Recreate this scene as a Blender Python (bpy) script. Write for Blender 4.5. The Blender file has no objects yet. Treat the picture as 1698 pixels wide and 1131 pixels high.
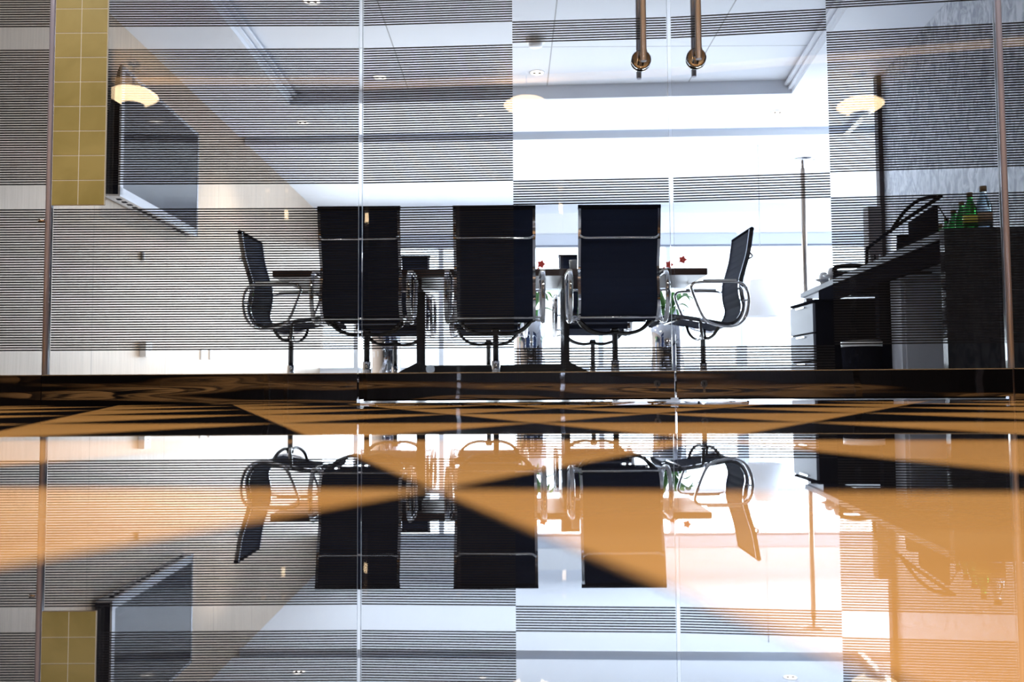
import bpy, bmesh, math, random
from mathutils import Vector, Matrix
random.seed(7)
PI = math.pi
C = bpy.context.scene.collection
F = 1414.0; TAN = 76.0 / F; ROLL = 0.006; CZ = 0.041
th = math.atan(TAN)
FW = Vector((0, math.cos(th), math.sin(th)))
r0 = Vector((1, 0, 0)); u0 = Vector((0, -math.sin(th), math.cos(th)))
RT = r0 * math.cos(ROLL) - u0 * math.sin(ROLL)
UP = r0 * math.sin(ROLL) + u0 * math.cos(ROLL)
CAM = Vector((0, 0, CZ))

def ray(px, py):
    return FW * F + RT * (px - 849.0) - UP * (py - 565.5)
def onD(px, py, D):
    d = ray(px, py); return CAM + d * (D / d.y)
def onz(px, py, z):
    d = ray(px, py); return CAM + d * ((z - CZ) / d.z)
def online(px, py, a, b):          # vertical plane through plan points a, b
    d = ray(px, py); n = Vector((b[1] - a[1], -(b[0] - a[0]), 0))
    t = n.dot(Vector((a[0], a[1], 0)) - Vector((CAM.x, CAM.y, 0))) / n.dot(d)
    return CAM + d * t

# ---------------------------------------------------------------- materials
def mat(name, col, rough=.5, metal=0., ior=1.5, coat=0., emit=None, es=0., trans=0.):
    m = bpy.data.materials.new(name); m.use_nodes = True
    b = m.node_tree.nodes['Principled BSDF']
    b.inputs['Base Color'].default_value = (*col, 1)
    b.inputs['Roughness'].default_value = rough
    b.inputs['Metallic'].default_value = metal
    b.inputs['IOR'].default_value = ior
    b.inputs['Coat Weight'].default_value = coat
    b.inputs['Transmission Weight'].default_value = trans
    if emit:
        b.inputs['Emission Color'].default_value = (*emit, 1)
        b.inputs['Emission Strength'].default_value = es
    return m
def nodes(m):
    nt = m.node_tree; return nt, nt.nodes, nt.links, nt.nodes['Principled BSDF']
def add_noise(m, c1, c2, scale, stretch=(1, 1, 1), detail=4, dist=0., lo=.35, hi=.65, bump=0., kind='NOISE'):
    nt, N, L, b = nodes(m)
    tc = N.new('ShaderNodeTexCoord'); mp = N.new('ShaderNodeMapping')
    mp.inputs['Scale'].default_value = stretch
    L.new(tc.outputs['Object'], mp.inputs['Vector'])
    n = N.new('ShaderNodeTexNoise'); n.inputs['Scale'].default_value = scale
    n.inputs['Detail'].default_value = detail; n.inputs['Distortion'].default_value = dist
    L.new(mp.outputs[0], n.inputs['Vector'])
    r = N.new('ShaderNodeValToRGB')
    r.color_ramp.elements[0].position = lo; r.color_ramp.elements[0].color = (*c1, 1)
    r.color_ramp.elements[1].position = hi; r.color_ramp.elements[1].color = (*c2, 1)
    L.new(n.outputs['Fac'], r.inputs[0]); L.new(r.outputs[0], b.inputs['Base Color'])
    if bump:
        bp = N.new('ShaderNodeBump'); bp.inputs['Strength'].default_value = bump
        L.new(n.outputs['Fac'], bp.inputs['Height']); L.new(bp.outputs[0], b.inputs['Normal'])
    return m

M = {}
def polished(name, c1, c2, scale, dist, lo, hi):
    """polished stone: veined body colour under a mirror polish that strengthens at grazing view"""
    m = mat(name, c1, .012); add_noise(m, c1, c2, scale, (1, 2.2, 1), 6, dist, .32, .7)
    nt, N, L, b = nodes(m)
    rp = [n for n in N if n.type == 'VALTORGB'][0]; o = [n for n in N if n.type == 'OUTPUT_MATERIAL'][0]
    d = N.new('ShaderNodeBsdfDiffuse'); g = N.new('ShaderNodeBsdfGlossy'); g.inputs['Roughness'].default_value = .012
    g.inputs['Color'].default_value = (.97, .98, 1, 1)
    L.new(rp.outputs[0], d.inputs[0]); N.remove(b)
    lw = N.new('ShaderNodeLayerWeight'); mr = N.new('ShaderNodeMapRange')
    mr.inputs['From Min'].default_value = .0; mr.inputs['From Max'].default_value = 1.
    mr.inputs['To Min'].default_value = lo; mr.inputs['To Max'].default_value = hi
    pw = N.new('ShaderNodeMath'); pw.operation = 'POWER'; pw.inputs[1].default_value = 2.
    L.new(lw.outputs['Facing'], pw.inputs[0]); L.new(pw.outputs[0], mr.inputs['Value'])
    mx = N.new('ShaderNodeMixShader'); L.new(mr.outputs[0], mx.inputs[0]); L.new(d.outputs[0], mx.inputs[1]); L.new(g.outputs[0], mx.inputs[2])
    L.new(mx.outputs[0], o.inputs[0]); return m
M['amber'] = polished('amber_marble', (.78, .38, .11), (.92, .50, .18), 4.5, 1.4, .12, .76)
M['granite'] = polished('black_granite', (.004, .004, .006), (.013, .013, .017), 60, 0, .25, .90)
M['grout'] = mat('pale_grout', (.42, .30, .19), .2)
M['chrome'] = mat('chrome', (.82, .83, .86), .04, 1.)
M['steel'] = mat('mirror_steel', (.74, .76, .82), .03, 1.)
def wavy():
    m = mat('wavy_mirror_steel', (.40, .40, .46), .015, 1.)
    nt, N, L, b = nodes(m)
    tc = N.new('ShaderNodeTexCoord'); mp = N.new('ShaderNodeMapping'); mp.inputs['Scale'].default_value = (.42, 1, 4.6)
    L.new(tc.outputs['Object'], mp.inputs['Vector'])
    n = N.new('ShaderNodeTexNoise'); n.inputs['Scale'].default_value = 2.1; n.inputs['Detail'].default_value = 1.6
    L.new(mp.outputs[0], n.inputs['Vector'])
    bp = N.new('ShaderNodeBump'); bp.inputs['Strength'].default_value = .09; bp.inputs['Distance'].default_value = .03
    L.new(n.outputs['Fac'], bp.inputs['Height']); L.new(bp.outputs[0], b.inputs['Normal'])
    return m
M['wavy'] = wavy()
M['grip'] = mat('brushed_grip_steel', (.60, .63, .72), .3, .75)
M['black_steel'] = mat('dark_polished_metal', (.010, .012, .018), .12, 0., 1.6, .5)
M['gold_trim'] = mat('brushed_gold_trim', (.80, .66, .46), .25, .9)
def glass(name, tint, refl=1.0):
    m = bpy.data.materials.new(name); m.use_nodes = True
    nt = m.node_tree; N = nt.nodes; L = nt.links; N.clear()
    o = N.new('ShaderNodeOutputMaterial'); mx = N.new('ShaderNodeMixShader')
    t = N.new('ShaderNodeBsdfTransparent'); t.inputs[0].default_value = (*tint, 1)
    g = N.new('ShaderNodeBsdfGlossy'); g.inputs['Roughness'].default_value = 0.0
    g.inputs['Color'].default_value = (1, 1, 1, 1)
    fr = N.new('ShaderNodeFresnel'); fr.inputs[0].default_value = 1.5
    mu = N.new('ShaderNodeMath'); mu.operation = 'MULTIPLY'; mu.inputs[1].default_value = refl
    L.new(fr.outputs[0], mu.inputs[0]); L.new(mu.outputs[0], mx.inputs[0])
    L.new(t.outputs[0], mx.inputs[1]); L.new(g.outputs[0], mx.inputs[2]); L.new(mx.outputs[0], o.inputs[0])
    return m
M['glass'] = glass('clear_glass', (.985, .99, .99))
M['frost'] = mat('frosted_tumbler', (.75, .8, .85), .25, 0, 1.3, trans=.6)
M['edge'] = mat('polished_glass_edge', (.55, .62, .74), .15, 0, 1.5, .5)
M['stripe'] = mat('black_printed_stripe', (.004, .006, .016), .5)  # black print, with the bluish lens tint put into its colour
M['gold_tile'] = add_noise(mat('gold_foil_tile', (.5, .36, .09), .4, .1), (.27, .22, .062), (.38, .31, .11), 7, (1, 1, 1), 5, .4)
M['tile_grout'] = mat('pale_tile_grout', (.72, .70, .62), .6)
def panel_mat(name, c1, c2, axis, step, x0=0., joint=(.30, .24, .19)):
    """veneer with fine vertical grain and thin vertical joints every STEP metres"""
    m = mat(name, c1, .38)
    add_noise(m, c1, c2, 9, (6, 6, .35), 3, .2)
    nt, N, L, b = nodes(m)
    ramp = [n for n in N if n.type == 'VALTORGB'][0]
    tc = [n for n in N if n.type == 'TEX_COORD'][0]
    sp = N.new('ShaderNodeSeparateXYZ'); L.new(tc.outputs['Object'], sp.inputs[0])
    a = N.new('ShaderNodeMath'); a.operation = 'ADD'; a.inputs[1].default_value = 100 * step - x0
    L.new(sp.outputs[axis], a.inputs[0])
    md = N.new('ShaderNodeMath'); md.operation = 'MODULO'; md.inputs[1].default_value = step
    L.new(a.outputs[0], md.inputs[0])
    lt = N.new('ShaderNodeMath'); lt.operation = 'LESS_THAN'; lt.inputs[1].default_value = .008
    L.new(md.outputs[0], lt.inputs[0])
    mx = N.new('ShaderNodeMixRGB'); L.new(lt.outputs[0], mx.inputs[0])
    L.new(ramp.outputs[0], mx.inputs[1]); mx.inputs[2].default_value = (*joint, 1)
    L.new(mx.outputs[0], b.inputs['Base Color'])
    return m
M['veneer'] = panel_mat('beige_wood_veneer', (.50, .40, .31), (.57, .46, .36), 'Y', 1.17, .62)
def ceiling_mat(name, col, sx, sy, ox, oy, j=.45):
    m = mat(name, col, .6)
    nt, N, L, b = nodes(m)
    tc = N.new('ShaderNodeTexCoord'); sp = N.new('ShaderNodeSeparateXYZ'); L.new(tc.outputs['Object'], sp.inputs[0])
    res = []
    for ax, st, of in (('X', sx, ox), ('Y', sy, oy)):
        a = N.new('ShaderNodeMath'); a.operation = 'ADD'; a.inputs[1].default_value = 100 * st - of
        L.new(sp.outputs[ax], a.inputs[0])
        md = N.new('ShaderNodeMath'); md.operation = 'MODULO'; md.inputs[1].default_value = st
        L.new(a.outputs[0], md.inputs[0])
        lt = N.new('ShaderNodeMath'); lt.operation = 'LESS_THAN'; lt.inputs[1].default_value = .009
        L.new(md.outputs[0], lt.inputs[0]); res.append(lt)
    mm = N.new('ShaderNodeMath'); mm.operation = 'MAXIMUM'
    L.new(res[0].outputs[0], mm.inputs[0]); L.new(res[1].outputs[0], mm.inputs[1])
    mx = N.new('ShaderNodeMixRGB'); L.new(mm.outputs[0], mx.inputs[0])
    mx.inputs[1].default_value = (*col, 1); mx.inputs[2].default_value = (col[0]*j, col[1]*j, col[2]*j, 1)
    L.new(mx.outputs[0], b.inputs['Base Color'])
    return m
M['ceil'] = mat('white_plaster', (.80, .84, .92), .6)
M['ceil_tile'] = ceiling_mat('white_ceiling_boards', (.84, .88, .96), 1.2, 1.2, .31, .35)
M['white'] = mat('white_paint', (.9, .91, .93), .5)
M['slot'] = mat('recess_shade_grey', (.10, .105, .12), .7)  # shade of the recess put into the colour, as much light gets in
M['marble'] = add_noise(mat('grey_veined_marble', (.5, .52, .58), .25), (.30, .33, .40), (.62, .65, .72), 9, (1, 1.6, 1), 10, 1.6, .38, .62)
M['dark_trim'] = mat('dark_brown_trim', (.05, .035, .04), .4)
M['pale_floor'] = mat('pale_polished_stone', (.80, .81, .84), .2)
M['mesh'] = mat('black_mesh_fabric', (.014, .022, .050), .7)  # navy tint puts the blue lens haze into the colour
M['mesh'].node_tree.nodes['Principled BSDF'].inputs['Specular IOR Level'].default_value = .04
M['table'] = add_noise(mat('dark_wenge_wood', (.05, .02, .018), .3), (.035, .014, .013), (.07, .03, .026), 6, (1, 14, 14), 3)
M['table_metal'] = mat('black_powder_coat', (.012, .013, .018), .35, 0, 1.5)
M['black'] = mat('black_plastic', (.010, .011, .018), .5)
M['black'].node_tree.nodes['Principled BSDF'].inputs['Specular IOR Level'].default_value = .0
M['gloss_black'] = mat('black_gloss_lacquer', (.008, .008, .010), .04, 0, 1.9)
M['satin_black'] = mat('black_satin_laminate', (.010, .011, .018), .55)
M['satin_black'].node_tree.nodes['Principled BSDF'].inputs['Specular IOR Level'].default_value = .0
M['counter'] = mat('grey_counter_stone', (.13, .145, .19), .6)
M['under'] = mat('white_laminate_underside', (.75, .78, .82), .5)
M['drawer'] = mat('grey_blue_laminate', (.15, .17, .23), .45)
M['pale_drawer'] = mat('pale_blue_grey_laminate', (.80, .84, .95), .4)
M['screen'] = mat('dark_glass_screen', (.012, .014, .022), .06, 0, 1.9)
M['silver'] = mat('silver_plastic', (.55, .57, .62), .25, .6)
M['socket'] = mat('white_socket_plastic', (.82, .83, .85), .35)
M['leaf'] = add_noise(mat('green_leaf', (.06, .22, .04), .4), (.03, .15, .03), (.12, .36, .08), 12)
M['petal'] = mat('coral_red_petal', (.75, .08, .06), .5)
M['stem'] = mat('green_stem', (.12, .2, .06), .6)
M['soil'] = mat('dark_soil', (.03, .02, .015), .9)
M['green_glass'] = mat('green_bottle_glass', (.04, .42, .08), .06, 0, 1.45, trans=.75)
M['blue_glass'] = mat('pale_blue_water_bottle', (.42, .58, .72), .08, 0, 1.35, trans=.75)
M['cap'] = mat('brown_bottle_cap', (.16, .10, .05), .5)
M['label_y'] = mat('yellow_label', (.8, .75, .15), .5)
M['label_t'] = mat('tan_label', (.50, .36, .27), .5)
M['ceramic'] = mat('grey_white_ceramic', (.62, .64, .68), .25)
M['speaker'] = mat('warm_grey_panel', (.30, .27, .28), .5)
M['pole'] = add_noise(mat('polished_pole', (.6, .5, .42), .22, .9), (.62, .50, .40), (.75, .74, .76), .9)
M['shade'] = mat('white_fabric_shade', (.45, .48, .55), .6, emit=(1, .98, .95), es=.25)
M['bowl'] = mat('lit_amber_glass_bowl', (.85, .68, .42), .3, emit=(1., .72, .42), es=11)
M['bulb'] = mat('lit_lamp_lens', (1, .9, .75), .3, emit=(1., .86, .65), es=5)
M['white_lens'] = mat('lit_downlight_reflector', (.9, .9, .9), .4, emit=(1, .95, .9), es=.9)
M['lobby_wall'] = panel_mat('dark_brown_wood_panelling', (.022, .018, .018), (.036, .028, .026), 'X', .9, 0, (.01, .007, .005))
M['lobby_ceil'] = mat('cream_plaster', (.30, .26, .22), .6)
M['cove'] = mat('lit_cove', (1, .7, .4), .5, emit=(1., .66, .36), es=.9)
M['daylight'] = mat('frosted_daylight_glass', (.9, .95, 1), .5, emit=(.93, .97, 1.), es=3.)
M['blind'] = mat('pale_roller_blind', (.62, .66, .74), .7)
M['frame_white'] = mat('white_window_frame', (.78, .81, .87), .4)

# ---------------------------------------------------------------- mesh helpers
class MB:
    def __init__(s): s.bm = bmesh.new(); s.i = 0
    def faces(s, vs, fs, mi=None):
        v = [s.bm.verts.new(p) for p in vs]
        for f in fs:
            try:
                fc = s.bm.faces.new([v[k] for k in f]); fc.material_index = s.i if mi is None else mi
            except ValueError: pass
        return v
    def box(s, c, d, rz=0., mi=None):
        x, y, z = [k / 2 for k in d]; R = Matrix.Rotation(rz, 3, 'Z'); c = Vector(c)
        vs = [c + R @ Vector((sx*x, sy*y, sz*z)) for sx in (-1, 1) for sy in (-1, 1) for sz in (-1, 1)]
        s.faces(vs, [(0,1,3,2),(4,6,7,5),(0,4,5,1),(2,3,7,6),(0,2,6,4),(1,5,7,3)], mi); return s
    def prism(s, poly, z0, z1, mi=None):     # plan polygon
        n = len(poly)
        vs = [(p[0], p[1], z0) for p in poly] + [(p[0], p[1], z1) for p in poly]
        s.faces(vs, [tuple(range(n))[::-1], tuple(range(n, 2*n))] + [(i, (i+1) % n, n+(i+1) % n, n+i) for i in range(n)], mi); return s
    def lathe(s, prof, c=(0, 0, 0), seg=24, mi=None, smooth=True):
        c = Vector(c); rings = []
        for r, z in prof:
            rings.append([s.bm.verts.new(c + Vector((r*math.cos(2*PI*k/seg), r*math.sin(2*PI*k/seg), z))) for k in range(seg)])
        for a, b in zip(rings, rings[1:]):
            for k in range(seg):
                f = s.bm.faces.new((a[k], a[(k+1) % seg], b[(k+1) % seg], b[k])); f.smooth = smooth
                f.material_index = s.i if mi is None else mi
        for rg, rev in ((rings[0], True), (rings[-1], False)):
            if abs(prof[0 if rev else -1][0]) > 1e-6:
                f = s.bm.faces.new(rg[::-1] if rev else rg); f.material_index = s.i if mi is None else mi
        return s
    def tube(s, pts, r, seg=10, closed=False, mi=None, sx=1., rs=None):
        pts = [Vector(p) for p in pts]; n = len(pts); rings = []
        ref = Vector((0, 0, 1))
        t0 = (pts[1] - pts[0]).normalized()
        if abs(t0.z) > .9: ref = Vector((1, 0, 0))
        prev = None
        for i, p in enumerate(pts):
            if closed: t = (pts[(i+1) % n] - pts[i-1]).normalized()
            else: t = (pts[min(i+1, n-1)] - pts[max(i-1, 0)]).normalized()
            a = t.cross(ref).normalized() if prev is None else (prev - t * prev.dot(t)).normalized()
            prev = a; b = t.cross(a); rr = rs[i] if rs else r
            rings.append([s.bm.verts.new(p + a*rr*sx*math.cos(2*PI*k/seg) + b*rr*math.sin(2*PI*k/seg)) for k in range(seg)])
        m = n if closed else n - 1
        for i in range(m):
            a, b = rings[i], rings[(i+1) % n]
            for k in range(seg):
                f = s.bm.faces.new((a[k], a[(k+1) % seg], b[(k+1) % seg], b[k])); f.smooth = True
                f.material_index = s.i if mi is None else mi
        if not closed:
            for rg in (rings[0][::-1], rings[-1]):
                f = s.bm.faces.new(rg); f.material_index = s.i if mi is None else mi
        return s
    def sweep(s, prof, x0, x1, th=.008, ribs=None, amp=.003, nx=2, crown=0.):
        """sheet: profile (y,z) extruded from x0 to x1 with thickness TH; RIBS = rib pitch"""
        P = [Vector((0, y, z)) for y, z in prof]; L = 0; out = []
        for i, p in enumerate(P):
            t = (P[min(i+1, len(P)-1)] - P[max(i-1, 0)]).normalized(); nrm = Vector((0, -t.z, t.y))
            if i: L += (p - P[i-1]).length
            k = amp * abs(math.sin(PI * L / ribs)) if ribs else 0
            out.append((p, nrm, k))
        cols = []
        for j in range(nx + 1):
            x = x0 + (x1 - x0) * j / nx
            cols.append(([s.bm.verts.new((x, *(p + nr*(th/2 + k)).yz)) for p, nr, k in out],
                         [s.bm.verts.new((x, *(p - nr*(th/2 + k)).yz)) for p, nr, k in out]))
        n = len(out)
        def q(*v):
            f = s.bm.faces.new(v); f.material_index = s.i; return f
        for j in range(nx):
            A, B = cols[j], cols[j+1]
            for i in range(n - 1):
                q(A[0][i], A[0][i+1], B[0][i+1], B[0][i]); q(A[1][i+1], A[1][i], B[1][i], B[1][i+1])
            q(A[0][0], B[0][0], B[1][0], A[1][0]); q(A[0][-1], A[1][-1], B[1][-1], B[0][-1])
        for c_ in (cols[0], cols[-1]):
            for i in range(n - 1): q(c_[0][i], c_[1][i], c_[1][i+1], c_[0][i+1])
        return s
    def build(s, name, mats, parent=None, loc=None, bevel=0., smooth=False):
        bmesh.ops.recalc_face_normals(s.bm, faces=s.bm.faces)
        me = bpy.data.meshes.new(name); s.bm.to_mesh(me); s.bm.free()
        for m in (mats if isinstance(mats, (list, tuple)) else [mats]): me.materials.append(M[m] if isinstance(m, str) else m)
        o = bpy.data.objects.new(name, me); C.objects.link(o)
        if loc is not None: o.location = loc
        if parent: o.parent = parent
        if bevel:
            b = o.modifiers.new('bevel', 'BEVEL'); b.width = bevel; b.segments = 2; b.limit_method = 'ANGLE'
        return o
def tag(o, label=None, cat=None, group=None, kind=None):
    if label: o['label'] = label
    if cat: o['category'] = cat
    if group: o['group'] = group
    if kind: o['kind'] = kind
    return o
def empty(name, loc, rz=0.):
    o = bpy.data.objects.new(name, None); C.objects.link(o); o.location = loc; o.rotation_euler = (0, 0, rz)
    o.empty_display_size = .1; return o
def copy_tree(o, parent=None):
    c = o.copy(); C.objects.link(c)
    if parent: c.parent = parent
    for ch in list(o.children): copy_tree(ch, c)
    return c
def smoothpts(pts, n, closed=False):
    """Catmull-Rom through pts, n samples per span"""
    P = [Vector(p) for p in pts]; out = []; m = len(P)
    rng = range(m) if closed else range(m - 1)
    for i in rng:
        g = (lambda k: P[k % m]) if closed else (lambda k: P[max(0, min(m-1, k))])
        a, b, c, d = g(i-1), g(i), g(i+1), g(i+2)
        for k in range(n):
            t = k / n
            out.append(.5*((2*b) + (c-a)*t + (2*a-5*b+4*c-d)*t*t + (3*b-a-3*c+d)*t**3))
    if not closed: out.append(P[-1])
    return out
def structure(o): o['kind'] = 'structure'; return o

# ================================================================ THE GLASS WALL
GX = [-150, 76, 596, 1118, 1674, 1900]
GD = [2.19, 2.19, 2.195, 2.152, 2.062, 2.028]
G = [Vector(((x - 849) / F * D, D, 0)) for x, D in zip(GX, GD)]
G[0] = Vector((-3.4, 2.19, 0))
d5 = (G[5] - G[4]).normalized(); G[5] = G[4] + d5 * 2.6
Z = dict(sill=.079, e=.1425, d=.509, c=.576, b=.9335, a=.9975)
TOPZ = 2.35
def bands(kind):
    per = Z['a'] - Z['c']
    A = [(Z['e'], Z['d']), (Z['c'], Z['b']), (Z['a'], Z['a'] + .357), (Z['c'] + 2*per, Z['b'] + 2*per), (Z['a'] + 2*per, 2.3)]
    B = [(Z['sill'] + .001, Z['e'] - .001), (Z['d'], Z['c']), (Z['b'] + .004, Z['a']), (Z['a'] + .357, Z['c'] + 2*per), (Z['b'] + 2*per, Z['a'] + 2*per)]
    return A if kind == 'A' else B
PITCH = .00655
def pane(name, a, b, segs, gap0, gap1, parent=None, zb=.0785):
    """glass pane from plan point a to b; segs = [(t0, t1, kind)] printed bands"""
    u = (b - a).normalized(); L = (b - a).length; nrm = Vector((u.y, -u.x, 0))   # towards the lobby
    mb = MB(); T = .010
    p = [a + u*gap0, a + u*(L - gap1)]
    q = [v - nrm*T for v in p]
    vs = [(v.x, v.y, z) for z in (zb, TOPZ) for v in (p[0], p[1], q[1], q[0])]
    mb.faces(vs, [(0,1,5,4), (2,3,7,6)], 0)
    mb.faces(vs, [(1,2,6,5), (3,0,4,7), (4,5,6,7), (3,2,1,0)], 1)
    for t0, t1, kind in segs:
        s0 = max(gap0 + .001, t0 * L); s1 = min(L - gap1 - .001, t1 * L)
        P0 = a + u*s0 - nrm*(T + .0004); P1 = a + u*s1 - nrm*(T + .0004)
        for z0, z1 in bands(kind):
            n = max(1, round((z1 - z0) / PITCH)); st = (z1 - z0) / n
            for k in range(n + (1 if kind == 'A' else 0)):
                zc = z0 + k*st + (0 if kind == 'A' else st/2); h = .0018
                mb.faces([(P0.x, P0.y, zc-h), (P1.x, P1.y, zc-h), (P1.x, P1.y, zc+h), (P0.x, P0.y, zc+h)], [(0,1,2,3)], 2)
    return mb.build(name, ['glass', 'edge', 'stripe'], parent)
def tpx(px, i):
    P = online(px, 600, G[i], G[i+1]); return (Vector((P.x, P.y, 0)) - G[i]).length / (G[i+1] - G[i]).length
w1 = structure(pane('window_1', G[0], G[1], [(0, 1, 'A')], .02, .004))
w2 = structure(pane('window_2', G[1], G[2], [(0, 1, 'A')], .004, .0045))
d1 = structure(empty('door_1', (0, 0, 0))); d2 = structure(empty('door_2', (0, 0, 0)))
t = tpx(852.5, 2); pane('glass_pane', G[2], G[3], [(0, t, 'A'), (t, 1, 'B')], .0045, .0045, d1)
t = tpx(1386.5, 3); pane('glass_pane', G[3], G[4], [(0, t, 'B'), (t, 1, 'A')], .0045, .005, d2)
w3 = structure(pane('window_3', G[4], G[5], [(0, 1, 'A')], .005, .02))
def rail(name, a, b, z0, z1, m, parent=None, g0=0., g1=0., th=.05, off=.02):
    u = (b - a).normalized(); nr = Vector((u.y, -u.x, 0)); L = (b-a).length
    A = a + u*g0; B = a + u*(L-g1); A1 = A + nr*off; B1 = B + nr*off; A2 = A1 - nr*th; B2 = B1 - nr*th
    mb = MB(); mb.prism([A1, B1, B2, A2], z0, z1); return mb.build(name, m, parent)
structure(rail('trim_1', G[0], G[1], 0.0, .0765, 'wavy', g1=.001)); structure(rail('trim_2', G[1], G[2], 0.0, .0765, 'wavy', g0=.001, g1=.003))
rail('bottom_rail', G[2], G[3], .0115, .0765, 'wavy', d1, .003, .003); rail('bottom_rail', G[3], G[4], .0115, .0765, 'wavy', d2, .003, .003)
structure(rail('trim_3', G[4], G[5], 0.0, .0765, 'wavy', g0=.001))
for a, b, par, nm in ((G[0], G[1], None, 'trim_4'), (G[1], G[2], None, 'trim_5'), (G[2], G[3], d1, 'rail_cap'), (G[3], G[4], d2, 'rail_cap'), (G[4], G[5], None, 'trim_6')):
    o = rail(nm, a, b, .0765, .0785, 'gold_trim', par, .002, .002, .05, .0205)
    if not par: structure(o)
# header above the glass
for k in range(5):
    structure(rail('trim_%d' % (7 + k), G[k], G[k+1], TOPZ, 2.62, 'lobby_ceil', th=.12, off=.05))
# floor brush strips under the doors
for a, b, par in ((G[2], G[3], d1), (G[3], G[4], d2)):
    rail('brush_strip', a, b, .0070, .0115, 'black', par, .01, .01, .012, -.004)
def post(nm, p, r, m, seg=16):
    mb = MB(); mb.lathe([(r, .0), (r, TOPZ)], (p.x, p.y, 0), seg); return structure(mb.build(nm, m))
M['post'] = mat('satin_lilac_aluminium', (.50, .50, .66), .3, .4)
post('trim_12', G[1] + Vector((0, -.006, 0)), .0068, 'post'); post('trim_13', G[4] + Vector((.0, -.006, 0)), .0072, 'post')
# bumper knob on the left post
kb = MB(); p = onD(69, 365, 2.17); kb.tube([p + Vector((-.008, 0, 0)), p + Vector((.008, 0, 0))], .004, 12)
structure(kb.build('trim_14', 'chrome'))

# locks in the door rails
def lock(px, py, i, par):
    P = online(px, py, G[i], G[i+1]); u = (G[i+1] - G[i]).normalized(); nr = Vector((u.y, -u.x, 0)); P = P + nr*.02
    mb = MB(); mb.tube([P, P + nr*.004], .0085, 20); mb.tube([P + nr*.004, P + nr*.006], .0065, 20)
    o = mb.build('lock_cylinder', 'chrome', par)
    k = MB(); k.box(P + nr*.0064 + Vector((0, 0, -.0005)), (.0016, .0016, .007)); k.build('keyhole', 'black', o)
    t = MB(); t.box(P + nr*.003 + Vector((0, 0, -.016)), (.006, .006, .012), math.atan2(u.y, u.x)); t.build('lock_latch', 'chrome', par)
lock(1088, 636, 2, d1); lock(1166, 636, 3, d2)

# pull handles, a tube on each side of the glass
def handle(px, i, par):
    P = online(px, 300, G[i], G[i+1]); P.z = 0
    u = (G[i+1] - G[i]).normalized(); nr = Vector((u.y, -u.x, 0))
    h = empty('pull_handle', P); h.parent = par
    for s, nm in ((1, 'grip_tube'), (-1, 'rear_grip_tube')):
        q = nr * (.060 if s > 0 else -.062); r = .0078 if s > 0 else .0066
        mb = MB(); mb.tube([q + Vector((0, 0, .854)), q + Vector((0, 0, 1.95))], r, 20); mb.build(nm, 'grip', h)
    for z in (.880, 1.86):
        z_ = Vector((0, 0, z)); mb = MB(); mb.tube([nr*.058 + z_, -nr*.062 + z_], .0095, 18); mb.build('standoff', 'chrome', h)
        for s0, s1 in ((0.0005, .012), (-.0105, -.022)):
            mb = MB(); mb.tube([nr*s0 + z_, nr*((s0*2+s1)/3) + z_, nr*s1 + z_], .024, 28, rs=[.0255, .0255, .021]); mb.build('rosette', 'chrome', h)
handle(1066, 2, d1); handle(1158, 3, d2)

# gold tile panel fixed on the glass
gx0 = onD(84, 340, 2.175); gx1 = onD(172, 340, 2.175); gz0 = gx0.z
mb = MB(); gw = gx1.x - gx0.x; tw = gw / 2; rows = 22; thh = .0648
mb.box(((gx0.x+gx1.x)/2, 2.1812, gz0 + rows*thh/2), (gw, .006, rows*thh), mi=1)
for r in range(rows):
    for c in range(2):
        mb.box((gx0.x + tw*(c+.5), 2.180, gz0 + thh*(r+.5)), (tw - .0022, .005, thh - .0022), mi=0)
tp = mb.build('tile_panel', ['gold_tile', 'tile_grout'], w2); tp['label'] = 'column of small golden square tiles fixed on the glass'

# ================================================================ FLOORS
S = .3135; phi = math.radians(5.3)
def Gd(px, py):
    P = onz(px, py, 0); return P
V0 = Gd(720, 812)
ex = Vector((math.cos(phi), -math.sin(phi), 0)); ey = Vector((math.sin(phi), math.cos(phi), 0)); B2 = .151; BW = 2 * B2
yl = lambda x: None
fb = MB(); Yedge = 2.30
def clip_poly(poly):
    out = []
    for i in range(len(poly)):
        a, b = poly[i], poly[(i+1) % len(poly)]
        ia, ib = a.y <= Yedge, b.y <= Yedge
        if ia: out.append(a)
        if ia != ib: out.append(a + (b - a) * ((Yedge - a.y) / (b.y - a.y)))
    return out
def tri(p, mi):
    c = (p[0] + p[1] + p[2]) / 3
    if abs(c.x) > 5.4 or c.y < -7.2 or c.y > 2.8: return
    p = [v + (c - v).normalized() * .0016 for v in p]
    p = clip_poly(p)
    if len(p) >= 3: fb.faces([(v.x, v.y, 0) for v in p], [tuple(range(len(p)))], mi)
for j in range(-26, 10):
    for i in range(-24, 25):
        o = V0 + ey*(S*j) + ex*(BW*i + (B2 if j % 2 else 0))
        # far-edge triangle (apex near) amber, near-edge triangle black
        tri([o, o + ey*S - ex*B2, o + ey*S + ex*B2], 0)
        tri([o, o + ex*BW, o + ey*S + ex*B2], 1)
fb.faces([(-5, -7, -.0006), (5, -7, -.0006), (5, Yedge, -.0006), (-5, Yedge, -.0006)], [(0,1,2,3)], 2)
fl = structure(fb.build('floor', ['amber', 'granite', 'grout']))
mb = MB(); mb.box((0, 7.8, -.021), (10.4, 11.0, .04)); structure(mb.build('floor_office', 'pale_floor'))

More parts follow.
